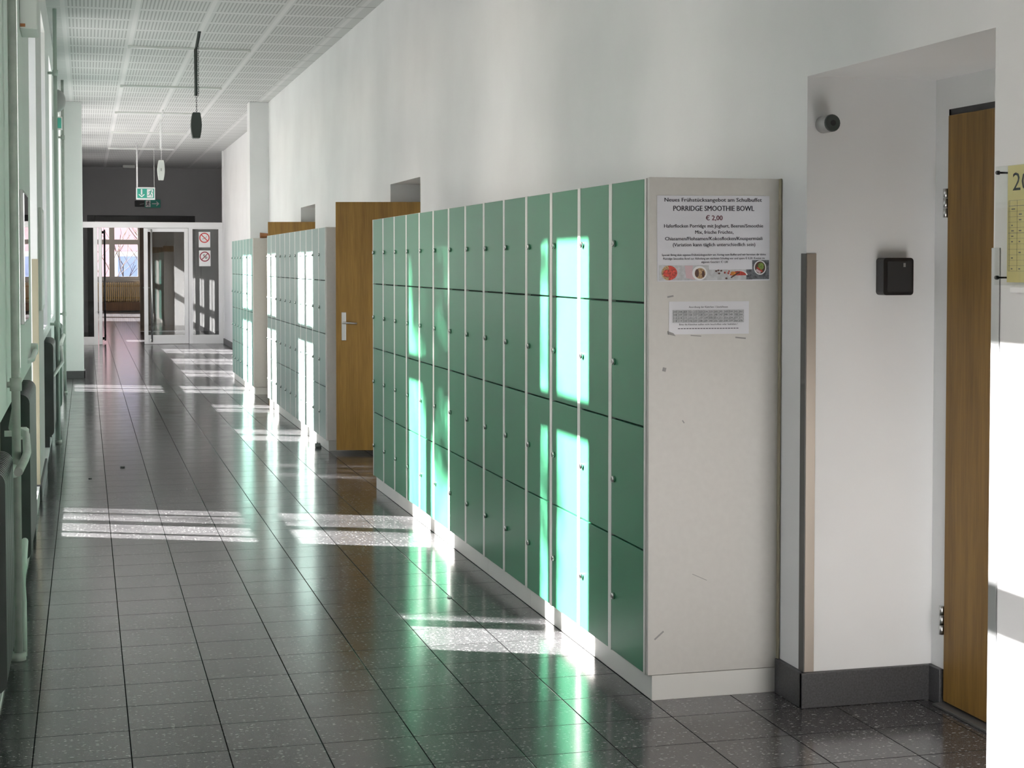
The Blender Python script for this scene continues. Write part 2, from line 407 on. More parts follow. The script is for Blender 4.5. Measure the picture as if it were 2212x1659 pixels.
# window openings of the left wall: (y0, y1, glazed down to the floor, columns of panes)
WINS = [(4.40, 5.62, 0), (7.05, 7.98, 0), (9.56, 10.93, 1), (12.33, 13.56, 0), (15.0, 16.25, 0), (17.82, 18.98, 0),
        (20.36, 21.72, 1), (23.3, 24.9, 0), (26.2, 27.9, 0), (29.3, 31.0, 0)]
SILL, HEAD = 1.03, 3.40
NICHE = [(5.7, 9.5, .02, .98), (12.4, 14.98, .02, .98), (16.4, 17.8, .02, .98)]
m = MB()
holes = [(a, b, (0.10 if low else SILL), HEAD) for a, b, low in WINS]
def cells(y0, y1, hs):                       # several holes may share a stretch of wall
    ys = sorted({y0, y1, *[h[0] for h in hs], *[h[1] for h in hs]})
    for a, b in zip(ys, ys[1:]):
        zs = sorted([(h[2], h[3]) for h in hs if h[0] <= a and h[1] >= b]); z = 0
        for c, d in zs:
            if c > z: yield a, b, z, c
            z = d
        if z < CZ: yield a, b, z, CZ
for a, b, c, d in cells(-5, 31.9, holes + NICHE): m.box(-0.46, LX, a, b, c, d)
wall_x(m, -0.72, -0.46, -5, 31.9, 0, CZ, sorted(holes))
m.build('wall_left', M['wall_green'], kind='structure')

for i, (a, b, low) in enumerate(WINS):
    w = thing('window_%d' % (i + 1), (-0.62, (a + b) / 2, 0), kind='structure')
    f = MB(w.location); X0, X1 = -0.66, -0.585
    z0 = 0.10 if low else SILL
    f.box(X0, X1, a, a + 0.10, z0, HEAD, .004); f.box(X0, X1, b - 0.08, b, z0, HEAD, .004)
    mid = (a + b) / 2 + (0.185 if i == 1 else 0.02)
    f.box(X0, X1, mid - .055, mid + .055, z0, HEAD, .004)
    f.box(X0, X1, a, b, HEAD - .09, HEAD, .004); f.box(X0, X1, a, b, 2.51, 2.63, .004)
    f.box(X0, X1, a, b, (1.02 if low else z0), 1.125, .004)
    if low:
        f.box(X0, X1, a, b, z0, 0.20, .004)
        for q in (a + .30, mid + .34): f.box(X0 + .01, X1 - .01, q, q + .035, z0, 1.05)
    if not low: f.box(X0, LX - .0, a, b, SILL, SILL + .03, .004)
    f.build('frame', M['white'], w)
    p = MB(w.location)
    for (c, d) in ((a + .10, mid - .055), (mid + .055, b - .08)):
        for (e, g_) in ((1.125, 2.51), (2.63, HEAD - .09)) + (((.2, 1.02),) if low else ()):
            p.box(-.626, -.622, c, d, e, g_)
    p.build('pane', M['glass'], w)

# baseboards
m = MB(); m.box(WX - .016, WX + .002, 5.133, 5.362, 0, .125, .003)
m.build('baseboard_right', M['skirt'], kind='structure')
m = MB(); a, b = REC[0]
m.box(WX - .016, RX, b - .018, b + .002, 0, .125, .003); m.box(RX - .018, RX + .002, 5.06, b, 0, .125, .003)
m.build('baseboard_recess', M['skirt'], kind='structure')
m = MB(); m.box(2.58, 2.602, 22.37, 31.8, 0, .10, .003); m.build('baseboard_far', M['skirt'], kind='structure')
m = MB(); m.box(-.045, -.012, 22.575, 22.6, 0, .10); m.box(-.32, -.012, 22.57, 22.602, 0, .10, .003); m.box(-.032, -.012, 22.57, 23.0, 0, .10, .003)
m.build('baseboard_pillar', M['skirt'], kind='structure')
m = MB()
for a, b in ((9.5, 9.56), (10.93, 12.4), (18.98, 20.36)):
    m.box(LX - .002, LX + .016, a, b, 0, .11, .003)
m.box(LX - .16, LX + .016, 10.915, 10.935, 0, .11, .003)
m.build('baseboard_left', M['skirt'], kind='structure')
# threshold of the near door
MB().box(2.86, 3.0, 4.12, 5.06, 0, .010, .003).build('trim_threshold', M['alu_dark'], kind='structure')

# ------------------------------------------------------------------ lobby behind the glass partition and the room beyond
m = MB(); wall_x(m, -0.9, -0.6, 31.9, 37.7, 0, CZ, [(33.6, 34.5, .9, 3.0)]); m.build('wall_lobby_left', M['lobby'], kind='structure')  # unseen opening added to let sun onto the right lobby wall
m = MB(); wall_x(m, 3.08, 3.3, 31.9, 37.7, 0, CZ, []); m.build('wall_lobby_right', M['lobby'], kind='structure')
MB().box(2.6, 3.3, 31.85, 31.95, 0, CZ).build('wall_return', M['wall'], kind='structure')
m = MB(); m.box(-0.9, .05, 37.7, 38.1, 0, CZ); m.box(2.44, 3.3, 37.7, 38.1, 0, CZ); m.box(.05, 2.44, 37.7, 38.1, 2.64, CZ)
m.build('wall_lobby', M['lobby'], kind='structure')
m = MB(); wall_x(m, -3.2, -3, 38.1, 54, 0, CZ, [(46.5, 49.3, .9, 3.2), (50.2, 53.2, .9, 3.2)]); m.box(4.0, 4.2, 38.1, 54, 0, CZ); m.box(-3, 4.2, 54, 54.4, 0, 1.0); m.box(-3, -.1, 54, 54.4, 1.0, 3.2); m.box(1.76, 4.2, 54, 54.4, 1.0, 3.2); m.box(-3, 4.2, 54, 54.4, 3.2, CZ)  # unseen side openings added so sun brightens this room
m.box(-3.2, -.9, 38.1, 38.2, 0, CZ)
m.build('wall_end_room', M['wall'], kind='structure')
MB().box(-3.2, 4.2, 38.1, 54.4, CZ, CZ + .2).build('ceiling_end_room', M['wall'], kind='structure')
MB().box(-3.2, -1.2, 38.1, 55, -.2, 0).build('floor_end_room', M['floor'], kind='structure')
w = thing('window_13', (.83, 54.05, 1.0), kind='structure')
f = MB(w.location)
for a, b in ((-.1, .0), (.75, .92), (1.65, 1.76)): f.box(a, b, 54.0, 54.09, 1.0, 3.2, .01)
for a, b in ((1.0, 1.13), (2.17, 2.33), (3.1, 3.2)): f.box(-.1, 1.76, 53.995, 54.085, a, b, .01)
f.box(-.2, 1.86, 53.85, 54.1, .96, 1.0, .005)
f.build('frame', M['wframe'], w)
p = MB(w.location)
for a, b in ((0, .75), (.92, 1.65)):
    for c, d in ((1.13, 2.17), (2.33, 3.1)): p.box(a, b, 54.06, 54.064, c, d)
p.build('pane', M['glass'], w)
# lobby double door frame (dark brown), its right leaf shut
d = thing('door_1', (1.25, 37.8, 0), kind='structure')
f = MB(d.location); f.box(.05, .22, 37.72, 37.95, 0, 2.64, .005); f.box(2.28, 2.44, 37.72, 37.95, 0, 2.64, .005); f.box(.22, 2.28, 37.72, 37.95, 2.50, 2.64, .005)
f.build('frame', M['black'], d)
MB(d.location).box(1.20, 2.28, 37.80, 37.86, .01, 2.5, .005).build('leaf', M['wood_dark'], d)
MB(d.location).tube([(1.27, 37.78, 1.0), (1.27, 37.74, 1.0), (1.42, 37.74, 1.0)], .011).build('handle', M['steel'], d)
tr = MB(d.location); tr.box(.22, 2.28, 37.73, 37.76, 2.52, 2.62); tr.build('transom_panel', M['wood_dark'], d)

# tan radiator under the end window
r = thing('radiator', (.8, 53.75, 0), 'tan finned radiator on a wooden base below the far window', 'radiator')
b_ = MB(r.location)
for k in range(36):
    x = -.3 + k * .062
    b_.prism([(x, 53.72 + p[0], .32 + p[1]) for p in rrect(0, .31, .16, .62, .05)], (.042, 0, 0), True)
b_.box(-.3, 1.93, 53.70, 53.74, .42, .47); b_.box(-.3, 1.93, 53.70, 53.74, .80, .85)
b_.build('radiator_body', M['tan'], r)
MB(r.location).box(-.4, 2.0, 53.6, 53.86, 0.03, .31, .01).build('wooden_base', M['wood_dark'], r)

# ------------------------------------------------------------------ white glass partition
PY = 31.8
g0 = thing('door_2', (1.2, PY, 0), 'white framed glass partition closing the end of the corridor', 'glass partition', kind='structure')
f = MB(g0.location)
f.box(-.30, 2.60, PY - .04, PY + .04, 2.235, 2.345, .004)                    # header
f.box(2.575, 2.605, PY - .05, PY + .05, 0, CZ, .003)
f.build('header_frame', M['white'], g0)
def glazed(name, x0, x1, z0, z1, st, rail_b, rail_t, loc, parent, y0=-.03, y1=.03):
    f = MB(loc); Y0, Y1 = loc[1] + y0, loc[1] + y1
    f.box(x0, x0 + st, Y0, Y1, z0, z1, .003); f.box(x1 - st, x1, Y0, Y1, z0, z1, .003)
    f.box(x0 + st, x1 - st, Y0, Y1, z0, z0 + rail_b, .003); f.box(x0 + st, x1 - st, Y0, Y1, z1 - rail_t, z1, .003)
    o = f.build(name, M['white'], parent)
    MB(loc).box(x0 + st, x1 - st, loc[1] - .004, loc[1] + .004, z0 + rail_b, z1 - rail_t).build('glass', M['glass_door'], o)
    return o
glazed('fixed_light', -.30, .225, 0, 2.235, .075, .155, .004, g0.location, g0)
glazed('side_light', 1.93, 2.575, 0, 2.235, .075, .17, .02, g0.location, g0)
lf = glazed('right_leaf', 1.085, 1.922, .005, 2.23, .075, .17, .07, g0.location, g0)
hb = MB(g0.location); hb.tube([(1.225, PY - .09, .045), (1.225, PY - .09, 2.21)], .018, 12)
hb.tube([(1.225, PY - .03, .08), (1.225, PY - .10, .08)], .03); hb.tube([(1.225, PY - .03, 2.17), (1.225, PY - .10, 2.17)], .03)
hb.build('pull_bar', M['steel'], g0)
# left leaf, swung open into the lobby, seen edge-on
ol = thing('open_leaf', (0, 0, 0)); ol.parent = g0
q = MB((0, 0, 0)); 
q.box(-.03, .03, 0, .075, .005, 2.23, .003); q.box(-.03, .03, .74, .82, .005, 2.23, .003); q.box(-.03, .03, .075, .74, .005, .175, .003); q.box(-.03, .03, .075, .74, 2.16, 2.23, .003)
o = q.build('open_leaf_frame', M['white'], ol)
MB((0, 0, 0)).box(-.004, .004, .075, .74, .175, 2.16).build('open_leaf_glass', M['glass_door'], ol)
hb = MB((0, 0, 0)); hb.tube([(.08, .70, .045), (.08, .70, 2.21)], .018, 12); hb.tube([(.03, .70, .09), (.09, .70, .09)], .026); hb.tube([(.03, .70, 2.16), (.09, .70, 2.16)], .026)
hb.build('open_leaf_bar', M['black'], ol)
ol.location = (.272 - 1.2, .02, 0); ol.rotation_euler = (0, 0, math.radians(-1.0))

# stickers on the side light
F = Face((2.124, PY - .0045, 1.863), (1, 0, 0), (0, 0, 1)); F.n = Vector((0, -1, 0))
s1 = thing('no_smoking_sticker', (2.124, PY - .0045, 1.863), 'white no smoking sticker with a red ring, upper one on the side glass', 'sticker')
q = MB(s1.location); rect_on(q, F, 0, .218, 0, .30, 0, .001); q.build('sheet', M['white'], s1)
q = MB(s1.location); ring_on(q, F, .109, .185, .078, .098, .0012); stroke_on(q, F, (.045, .25), (.173, .12), .018, .0016); q.build('red_ring', M['red'], s1)
q = MB(s1.location); stroke_on(q, F, (.07, .16), (.14, .19), .014, .0012); stroke_on(q, F, (.145, .195), (.15, .225), .008, .0012); q.build('cigarette_picture', M['grey'], s1)
F2 = Face((2.128, PY - .0045, 1.50), (1, 0, 0), (0, 0, 1)); F2.n = Vector((0, -1, 0))
s2 = thing('no_food_sticker', (2.128, PY - .0045, 1.50), 'white no food sticker with a dark red ring, lower one on the side glass', 'sticker')
q = MB(s2.location); rect_on(q, F2, 0, .218, 0, .304, 0, .001); q.build('sheet', M['white'], s2)
q = MB(s2.location); ring_on(q, F2, .109, .185, .078, .098, .0012); stroke_on(q, F2, (.045, .12), (.173, .25), .016, .0016); q.build('red_ring', M['dred'], s2)
q = MB(s2.location); poly_on(q, F2, [(.07, .23), (.115, .23), (.105, .19), (.08, .19)], .0012); disc_on(q, F2, .135, .165, .026, .0012); stroke_on(q, F2, (.09, .15), (.095, .19), .008, .0012); q.build('food_picture', M['grey'], s2)

# exit signs
def man(mb, F, x, y, h, e):
    k = h
    disc_on(mb, F, x + .52 * k, y + .88 * k, .075 * k, e, n=14)
    for p, q_, w in (((.47, .80), (.38, .47), .15), ((.38, .49), (.56, .33), .10), ((.56, .34), (.52, .08), .08), ((.38, .48), (.28, .26), .10), ((.28, .27), (.06, .22), .08),
                     ((.47, .76), (.66, .66), .07), ((.66, .66), (.74, .52), .06), ((.45, .76), (.26, .72), .07), ((.26, .72), (.18, .56), .06)):
        stroke_on(mb, F, (x + p[0] * k, y + p[1] * k), (x + q_[0] * k, y + q_[1] * k), w * k, e)
EY = 29.9
es = thing('exit_sign', (1.05, EY, 2.70), 'hanging green and white exit sign with down arrow, hung from two rods', 'exit sign')
q = MB(es.location); q.box(.896, 1.228, EY, EY + .05, 2.70, 2.925, .006); q.build('housing', M['white'], es)
F3 = Face((.896, EY, 2.70), (1, 0, 0), (0, 0, 1)); F3.n = Vector((0, -1, 0))
q = MB(es.location); rect_on(q, F3, .018, .314, .028, .20, .0005, .001); q.build('green_face', M['exit'], es)
q = MB(es.location); rect_on(q, F3, .19, .295, .04, .19, .0016, .0005); stroke_on(q, F3, (.095, .19), (.095, .09), .026, .0016)
poly_on(q, F3, [(.045, .105), (.045, .085), (.095, .042), (.145, .085), (.145, .105), (.095, .068)], .0017); q.build('white_symbols', M['white'], es)
q = MB(es.location); man(q, F3, .19, .045, .14, .0024); q.build('running_figure', M['exit'], es)
q = MB(es.location); q.tube([(.915, EY + .025, 2.92), (.915, EY + .025, CZ)], .013, 10); q.build('conduit_rod', M['white'], es)
q = MB(es.location); q.tube([(1.215, EY + .025, 2.92), (1.215, EY + .025, CZ)], .004, 8); q.build('thin_rod', M['lgrey'], es)
e2 = thing('exit_sign', (1.32, 37.69, 2.82), 'unlit exit sign with right arrow on the dark lobby wall', 'exit sign')
F4 = Face((1.315, 37.66, 2.82), (1, 0, 0), (0, 0, 1)); F4.n = Vector((0, -1, 0))
q = MB(e2.location); q.box(1.315, 1.665, 37.66, 37.70, 2.82, 3.0, .004); q.build('housing', M['exit'], e2)
q = MB(e2.location); rect_on(q, F4, .02, .13, .015, .165, .0005, .001); stroke_on(q, F4, (.16, .09), (.30, .09), .022, .0005); poly_on(q, F4, [(.25, .14), (.27, .14), (.325, .09), (.27, .04), (.25, .04), (.29, .09)], .0006); q.build('white_symbols', M['white'], e2)
q = MB(e2.location); man(q, F4, .015, .02, .14, .002); q.build('running_figure', M['black'], e2)
e3 = thing('sign_plate', (1.2, 37.69, 2.84), 'small dark plate beside the unlit exit sign on the lobby wall', 'sign')
q = MB(e3.location); q.box(1.096, 1.31, 37.665, 37.70, 2.84, 2.975, .004); q.build('plate', M['black'], e3)
F5 = Face((1.096, 37.665, 2.84), (1, 0, 0), (0, 0, 1)); F5.n = Vector((0, -1, 0))
q = MB(e3.location); stroke_on(q, F5, (.11, .05), (.20, .07), .014, .0005); q.build('pale_mark', M['grey'], e3)
bx = thing('junction_box', (.95, 36.9, CZ), 'small grey box on the dark lobby ceiling', 'junction box')
MB(bx.location).box(.82, 1.08, 36.7, 36.9, CZ - .07, CZ, .01).build('cover', M['lgrey'], bx)

# ------------------------------------------------------------------ lockers
FX, PX, BX = 1.910, 1.930, WX - .002
ZB, ZT, CW, DH = 0.091, 1.850, 0.40, 0.44
def door_mesh():
    m = MB(); m.box(0, .018, .0, CW - .042, .0, DH - .006, .002); return m
def locker(ncol, green, name='locker_cabinet'):
    """front at x=0 (facing -x), first column from y=0 upward"""
    L = ncol * CW
    t = thing(name, (0, 0, 0))
    c = MB(); D = BX - FX; c.use(M['cream'])
    c.box(-.002, D, 0, .0185, ZB, ZT, .001); c.box(-.002, D, L - .0185, L, ZB, ZT, .001)
    c.box(.004, D, .018, L - .018, ZT - .018, ZT); c.box(.004, D, .018, L - .018, ZB, ZB + .018); c.box(D - .012, D, .018, L - .018, ZB, ZT)
    for k in range(1, ncol): c.box(-.002, D, k * CW - .0185, k * CW + .0185, ZB, ZT - .001)
    c.use(M['gap'])
    for k in range(ncol):
        for r in range(1, 4): c.box(.015, D - .02, k * CW + .018, (k + 1) * CW - .018, ZB + r * DH - .004, ZB + r * DH + .004)
    c.build('carcass', M['cream'], t)
    MB().box(PX - FX, D, .001, L - .001, 0, ZB, .002).build('plinth', M['cream'], t)
    for k in range(ncol):
        for r in range(4):
            d = door_proto[green].copy() if door_proto.get(green) else door_mesh().build('locker_door', M[green], None)
            if door_proto.get(green): COL.objects.link(d)
            else: door_proto[green] = d
            d.parent = t; d.location = (-.002, k * CW + .021, ZB + r * DH + .003)
            if 'lock' in door_proto:
                l = door_proto['lock'].copy(); COL.objects.link(l)
            else:
                q = MB(); q.tube([(0, 0, 0), (-.009, 0, 0), (-.012, 0, 0)], [.0125, .0125, .010], 14); q.use(M['chrome']).box(-.0135, -.0118, -.0015, .0015, -.005, .005)
                q.mats = [M['chrome']]
                l = q.build('lock', M['chrome'], None); door_proto['lock'] = l
            l.parent = d; l.location = (0, .322, .21)
    return t
door_proto = {}
bank1 = ['green locker cabinet at the near end, its beige end panel carrying two paper notices',
         'green locker cabinet with the broad sun stripe, next after the one bearing notices',
         'third green locker cabinet from the notices, shaded, in the long near row',
         'fourth green locker cabinet from the notices, middle of the long near row',
         'fifth green locker cabinet from the notices, its lower doors brushed by sun',
         'sixth green locker cabinet from the notices, with bright sun on its lowest doors',
         'last green locker cabinet of the long near row, standing before the open wooden door']
t = locker(2, 'green')
locs = []
for i in range(7):
    o = t if i == 0 else copy_tree(t)
    o.location = (FX, 5.385 + i * .8, 0); tag(o, bank1[i], 'locker', 'green lockers in the long near row')
lock_first = t
ep = MB(lock_first.location); ep.box(FX + .003, BX - .001, 5.367, 5.385, ZB, ZT + .003, .002); ep.build('end_panel', M['panel'], lock_first)
ep = MB(lock_first.location); ep.box(PX, BX, 5.370, 5.386, 0, ZB - .002, .001); ep.build('end_plinth', M['cream'], lock_first)
ep = MB(lock_first.location); ep.box(BX - .006, BX + .0, 5.350, 5.368, 0, ZT + .003, .001); ep.build('filler_strip', M['beige'], lock_first)
# scuffs on the end panel
F = Face((FX, 5.3668, 0), (1, 0, 0), (0, 0, 1)); F.n = Vector((0, -1, 0))
for p_, q_, w_ in (((.055, 1.178), (.068, 1.175), .014), ((.028, .218), (.062, .246), .006), ((.33, 1.287), (.37, 1.283), .005), ((.072, 1.432), (.095, 1.436), .006), ((.13, .995), (.137, .985), .004), ((.17, .445), (.225, .42), .002), ((.16, 1.296), (.20, 1.293), .003)):
    q = MB(lock_first.location); stroke_on(q, F, p_, q_, w_, 0, .0004); q.build('scuff_mark', M['stain'], lock_first)


bank2 = ['grey-green locker cabinet at the near end of the second row, beside the open wooden door',
         'second cabinet of the grey-green row counted from the wooden door, with tall sun stripes',
         'third grey-green cabinet from the wooden door, sunlit only at its near edge',
         'fourth cabinet of the grey-green row counted from the wooden door, in shade',
         'fifth cabinet of the grey-green row counted from the wooden door, sun at its far side',
         'narrow one-column locker closing the far end of the grey-green row, in sunlight']
t2 = locker(2, 'green_pale')
for i in range(5):
    o = t2 if i == 0 else copy_tree(t2)
    o.location = (FX, 13.25 + i * .8, 0); tag(o, bank2[i], 'locker', 'grey-green lockers in the second row')
o = locker(1, 'green_pale', 'locker_column'); o.location = (FX, 17.25, 0); tag(o, bank2[5], 'locker', 'grey-green lockers in the second row')
ep = MB(t2.location); ep.box(FX + .003, BX, 13.235, 13.25, ZB, ZT, .002); ep.build('end_panel', M['panel_white'], t2)
bank3 = ['teal locker cabinet at the near end of the farthest row, with a plain beige side',
         'second teal locker cabinet of the farthest row, striped by sunlight',
         'third teal locker cabinet of the farthest row, in shade']
t3 = locker(2, 'green_teal')
for i in range(3):
    o = t3 if i == 0 else copy_tree(t3)
    o.location = (FX, 19.20 + i * .8, 0); tag(o, bank3[i], 'locker', 'teal lockers in the farthest row')
o = locker(1, 'green_teal', 'locker_column'); o.location = (FX, 21.60, 0); tag(o, 'narrow one-column teal locker closing the farthest row', 'locker', 'teal lockers in the farthest row')
ep = MB(t3.location); ep.box(FX + .003, BX, 19.185, 19.20, ZB, ZT, .002); ep.build('end_panel', M['panel'], t3)

# ------------------------------------------------------------------ notices on the near locker end
NY = 5.3660
po = thing('notice', (1.944, NY, 1.487), 'large landscape paper notice about a breakfast bowl, with food pictures, on the locker end', 'paper notice')
po.rotation_euler = (0, math.radians(-.4), 0)
K = .426 / 1257
def PX_(x): return (x - 83) * K
def PZ_(y): return (1018 - y) * K
F = Face(po.location, (1, 0, 0), (0, 0, 1)); F.n = Vector((0, -1, 0))
q = MB(po.location); rect_on(q, F, 0, .426, 0, .302, 0, .0006); q.build('sheet', M['paper'], po)
for s, a, b, base, cap, bold in (('Neues Frühstücksangebot am Schulbuffet', 165, 1252, 190, 40, .016), ('PORRIDGE SMOOTHIE BOWL', 262, 1165, 286, 54, .016),
                     ('Haferflocken Porridge mit Joghurt, Beeren/Smoothie', 160, 1266, 460, 36, .014), ('Mix, frische Früchte,', 503, 930, 525, 36, .014),
                     ('Chiasamen/Flohsamen/Kokosflocken/Knuspermüsli', 170, 1258, 592, 36, .014), ('(Variation kann täglich unterschiedlich sein)', 255, 1177, 655, 36, .014),
                     ('Special: Bring dein eigenes Frühstücksgeschirr am Vortag zum Buffet und wir bereiten dir deine', 133, 1296, 754, 22, .012),
                     ('Porridge Smoothie Bowl zur Abholung am nächsten Schultag vor und spare € 0,20. Kosten im', 148, 1283, 793, 22, .012),
                     ('eigenen Geschirr: € 1,80', 572, 868, 830, 22, .012)):
    q = MB(po.location); text_into(q, F, s, PX_(a), PX_(b), PZ_(base), cap * K, .0012, bold); q.build('text_line', M['ink'], po)
q = MB(po.location); text_into(q, F, '€ 2,00', PX_(622), PX_(808), PZ_(383), 50 * K, .0012, .016)
q.build('red_lettering', M['ink_red'], po)
q = MB(po.location); R_ = lambda x0, x1, y0, y1, e: rect_on(q, F, PX_(x0), PX_(x1), PZ_(y1), PZ_(y0), e)
D_ = lambda x, y, r, e, a0=0, a1=360, ry=None: disc_on(q, F, PX_(x), PZ_(y), r * K, e, a0, a1, ry=(ry or r) * K)
q.use(M['pgrey']); R_(100, 315, 852, 1010, .001); R_(315, 655, 853, 1010, .001); R_(655, 1142, 900, 1010, .001)
q.use(M['pslate']); R_(1142, 1333, 803, 1005, .001); R_(1075, 1142, 900, 1005, .0011)
q.use(M['oats']); D_(207, 930, 78, .0014, 90, 270, 76)
q.use(M['berry']); D_(207, 930, 95, .0014, -90, 90, 76); D_(185, 935, 40, .0016)
q.use(M['cloth']); poly_on(q, F, [(PX_(385), PZ_(855)), (PX_(475), PZ_(855)), (PX_(470), PZ_(905)), (PX_(500), PZ_(1005)), (PX_(400), PZ_(985))], .0013)
q.use(M['white']); D_(550, 935, 82, .0014, ry=74); q.use(M['oats']); D_(555, 938, 60, .0018, ry=56); q.use(M['pchoc']); D_(520, 935, 22, .0021, ry=42); D_(590, 945, 14, .0021, ry=36)
q.use(M['white']); D_(985, 960, 104, .0014, 0, 180, 50); q.use(M['berry']); D_(980, 962, 94, .0018, 0, 180, 46)
q.use(M['porange']); D_(925, 940, 30, .0021, ry=20); q.use(M['pchoc']); stroke_on(q, F, (PX_(900), PZ_(985)), (PX_(1000), PZ_(925)), 14 * K, .0023)
for x, y in ((735, 915), (760, 908), (792, 912), (768, 940), (850, 992)): D_(x, y, 13, .0014, ry=9)
q.use(M['berry']); D_(832, 932, 11, .0014); D_(872, 938, 11, .0014); D_(880, 918, 9, .0014)
q.use(M['white']); D_(1230, 882, 70, .0014, ry=76); q.use(M['pchoc']); D_(1230, 882, 58, .0018, ry=64)
q.use(M['pgreen']); D_(1240, 868, 34, .0021, ry=38); q.use(M['cloth']); stroke_on(q, F, (PX_(1185), PZ_(905)), (PX_(1235), PZ_(935)), 26 * K, .0022); q.use(M['berry']); stroke_on(q, F, (PX_(1195), PZ_(880)), (PX_(1255), PZ_(925)), 14 * K, .0024)
q.build('food_pictures', None, po)

n2 = thing('notice', (1.988, NY, 1.300), 'small laminated notice listing locker numbers, below the large paper notice', 'paper notice')
F = Face(n2.location, (1, 0, 0), (0, 0, 1)); F.n = Vector((0, -1, 0))
def QX(x): return (x - 205) * K
def QZ(y): return (1605 - y) * K
q = MB(n2.location); rect_on(q, F, 0, .303, 0, .116, 0, .0006); q.build('sheet', M['laminate'], n2)
q = MB(n2.location)
text_into(q, F, 'Anordnung der Kästchen 1.Stock/Innen', QX(425), QX(860), QZ(1330), 20 * K, .001, .006); q.build('text_line', M['ink'], n2)
rows = ['203 204 205 221 222 223 224 225 241 242 243 244 245 261', '208 209 210 226 227 228 229 230 246 247 248 249 250 266',
        '213 214 215 231 232 233 234 235 251 252 253 254 255 271', '218 219 220 236 237 238 239 240 256 257 258 259 260 276']
for j, rw in enumerate(rows):
    q = MB(n2.location)
    for i, s in enumerate(rw.split()):
        x = 250 + i * 56.6; text_into(q, F, s, QX(x), QX(x + 42), QZ(1378 + 32.5 * j), 19 * K, .0014, .004)
    q.build('number_row', M['ink'], n2)
q = MB(n2.location); text_into(q, F, 'Bitte die Kästchen außen nicht beschriften oder bekleben !', QX(318), QX(972), QZ(1511), 18 * K, .001, .006); q.build('text_line', M['ink'], n2)
q = MB(n2.location)
for k in range(22):
    x = 305 + k * 31; stroke_on(q, F, (QX(x), QZ(1546)), (QX(x + 24), QZ(1546)), 7 * K, .0009)
q.build('text_line', M['ink'], n2)
q = MB(n2.location); rect_on(q, F, QX(245), QX(1040), QZ(1482), QZ(1352), .0007)
q.build('table_shading', M['pgrey'], n2)
q = MB(n2.location)
for i in range(15): x = 245 + i * 56.8; stroke_on(q, F, (QX(x), QZ(1482)), (QX(x), QZ(1352)), 1.6 * K, .0011)
for j in range(5): y = 1352 + j * 32.5; stroke_on(q, F, (QX(245), QZ(y)), (QX(1040), QZ(y)), 1.6 * K, .0011)
q.build('table_lines', M['ink_grey'], n2)
stub = thing('tape_scrap', (2.0, NY, 1.30), 'scrap of torn tape curling at the lower left corner of the laminated notice', 'tape')
q = MB(stub.location); q.prism([(1.983, NY, 1.312), (1.985, NY, 1.300), (2.012, NY, 1.294), (2.004, NY, 1.304)], (0, -.004, 0)); q.build('tape', M['stain'], stub)

# ------------------------------------------------------------------ doors in the recesses
d1 = thing('door_3', (RX, 4.6, 0), 'oak veneered classroom door shut in the near recess', 'door', kind='structure')
MB(d1.location).box(RX - .012, RX + .03, 4.13, 5.045, .018, 2.062, .003).build('leaf', M['wood'], d1)
q = MB(d1.location); q.box(RX + .0, RX + .08, 5.046, 5.06, 0, 2.085); q.box(RX, RX + .08, 4.12, 5.06, 2.064, 2.085); q.box(RX, RX + .08, 4.12, 4.13, 0, 2.085)
q.build('frame', M['black'], d1)
for z in (1.76, .30):
    q = MB(d1.location); q.tube([(RX - .012, 5.058, z - .05), (RX - .012, 5.058, z - .018)], .009); q.tube([(RX - .012, 5.058, z - .016), (RX - .012, 5.058, z + .016)], .009); q.tube([(RX - .012, 5.058, z + .018), (RX - .012, 5.058, z + .05)], .009)
    q.build('hinge', M['steel'], d1)

def open_door(name, hinge, free, top, label):
    h, f_ = Vector((*hinge, 0)), Vector((*free, 0)); L = (f_ - h).length
    t = thing(name, (hinge[0], hinge[1], 0), label, 'door', kind='structure', rz=math.atan2(f_.y - h.y, f_.x - h.x))
    MB().box(0, L, 0, .04, .03, top, .003).build('leaf', M['wood_light'], t)                    # local x from the hinge to the free edge; +y faces the camera
    return t, L
t, L = open_door('door_4', (2.86, 12.84), (1.975, 13.09), 2.049, 'open oak door jutting into the corridor between two locker rows')
q = MB(); q.box(L - .083, L - .046, .04, .046, .925, 1.155, .003); q.tube([(L - .064, .046, .975), (L - .064, .049, .975)], .010); q.build('handle_plate', M['steel'], t)
q = MB(); q.tube([(L - .064, .045, 1.07), (L - .064, .085, 1.07), (L - .080, .092, 1.07), (L - .178, .092, 1.066)], .0085, 10); q.build('lever', M['steel'], t)
t, L = open_door('door_5', (2.86, 18.52), (2.05, 18.79), 2.03, 'dark oak door standing open behind the second locker row')
# door frames in the two far recesses
for i, (c, d_) in enumerate(DOOR_Y[1:]):
    q = MB(); q.box(RX - .01, RX + .13, c - .04, c, 0, 2.12); q.box(RX - .01, RX + .13, d_, d_ + .04, 0, 2.12); q.box(RX - .01, RX + .13, c, d_, 2.085, 2.12)
    q.build('trim_%d' % (i + 1), M['wood_dark'], kind='structure')

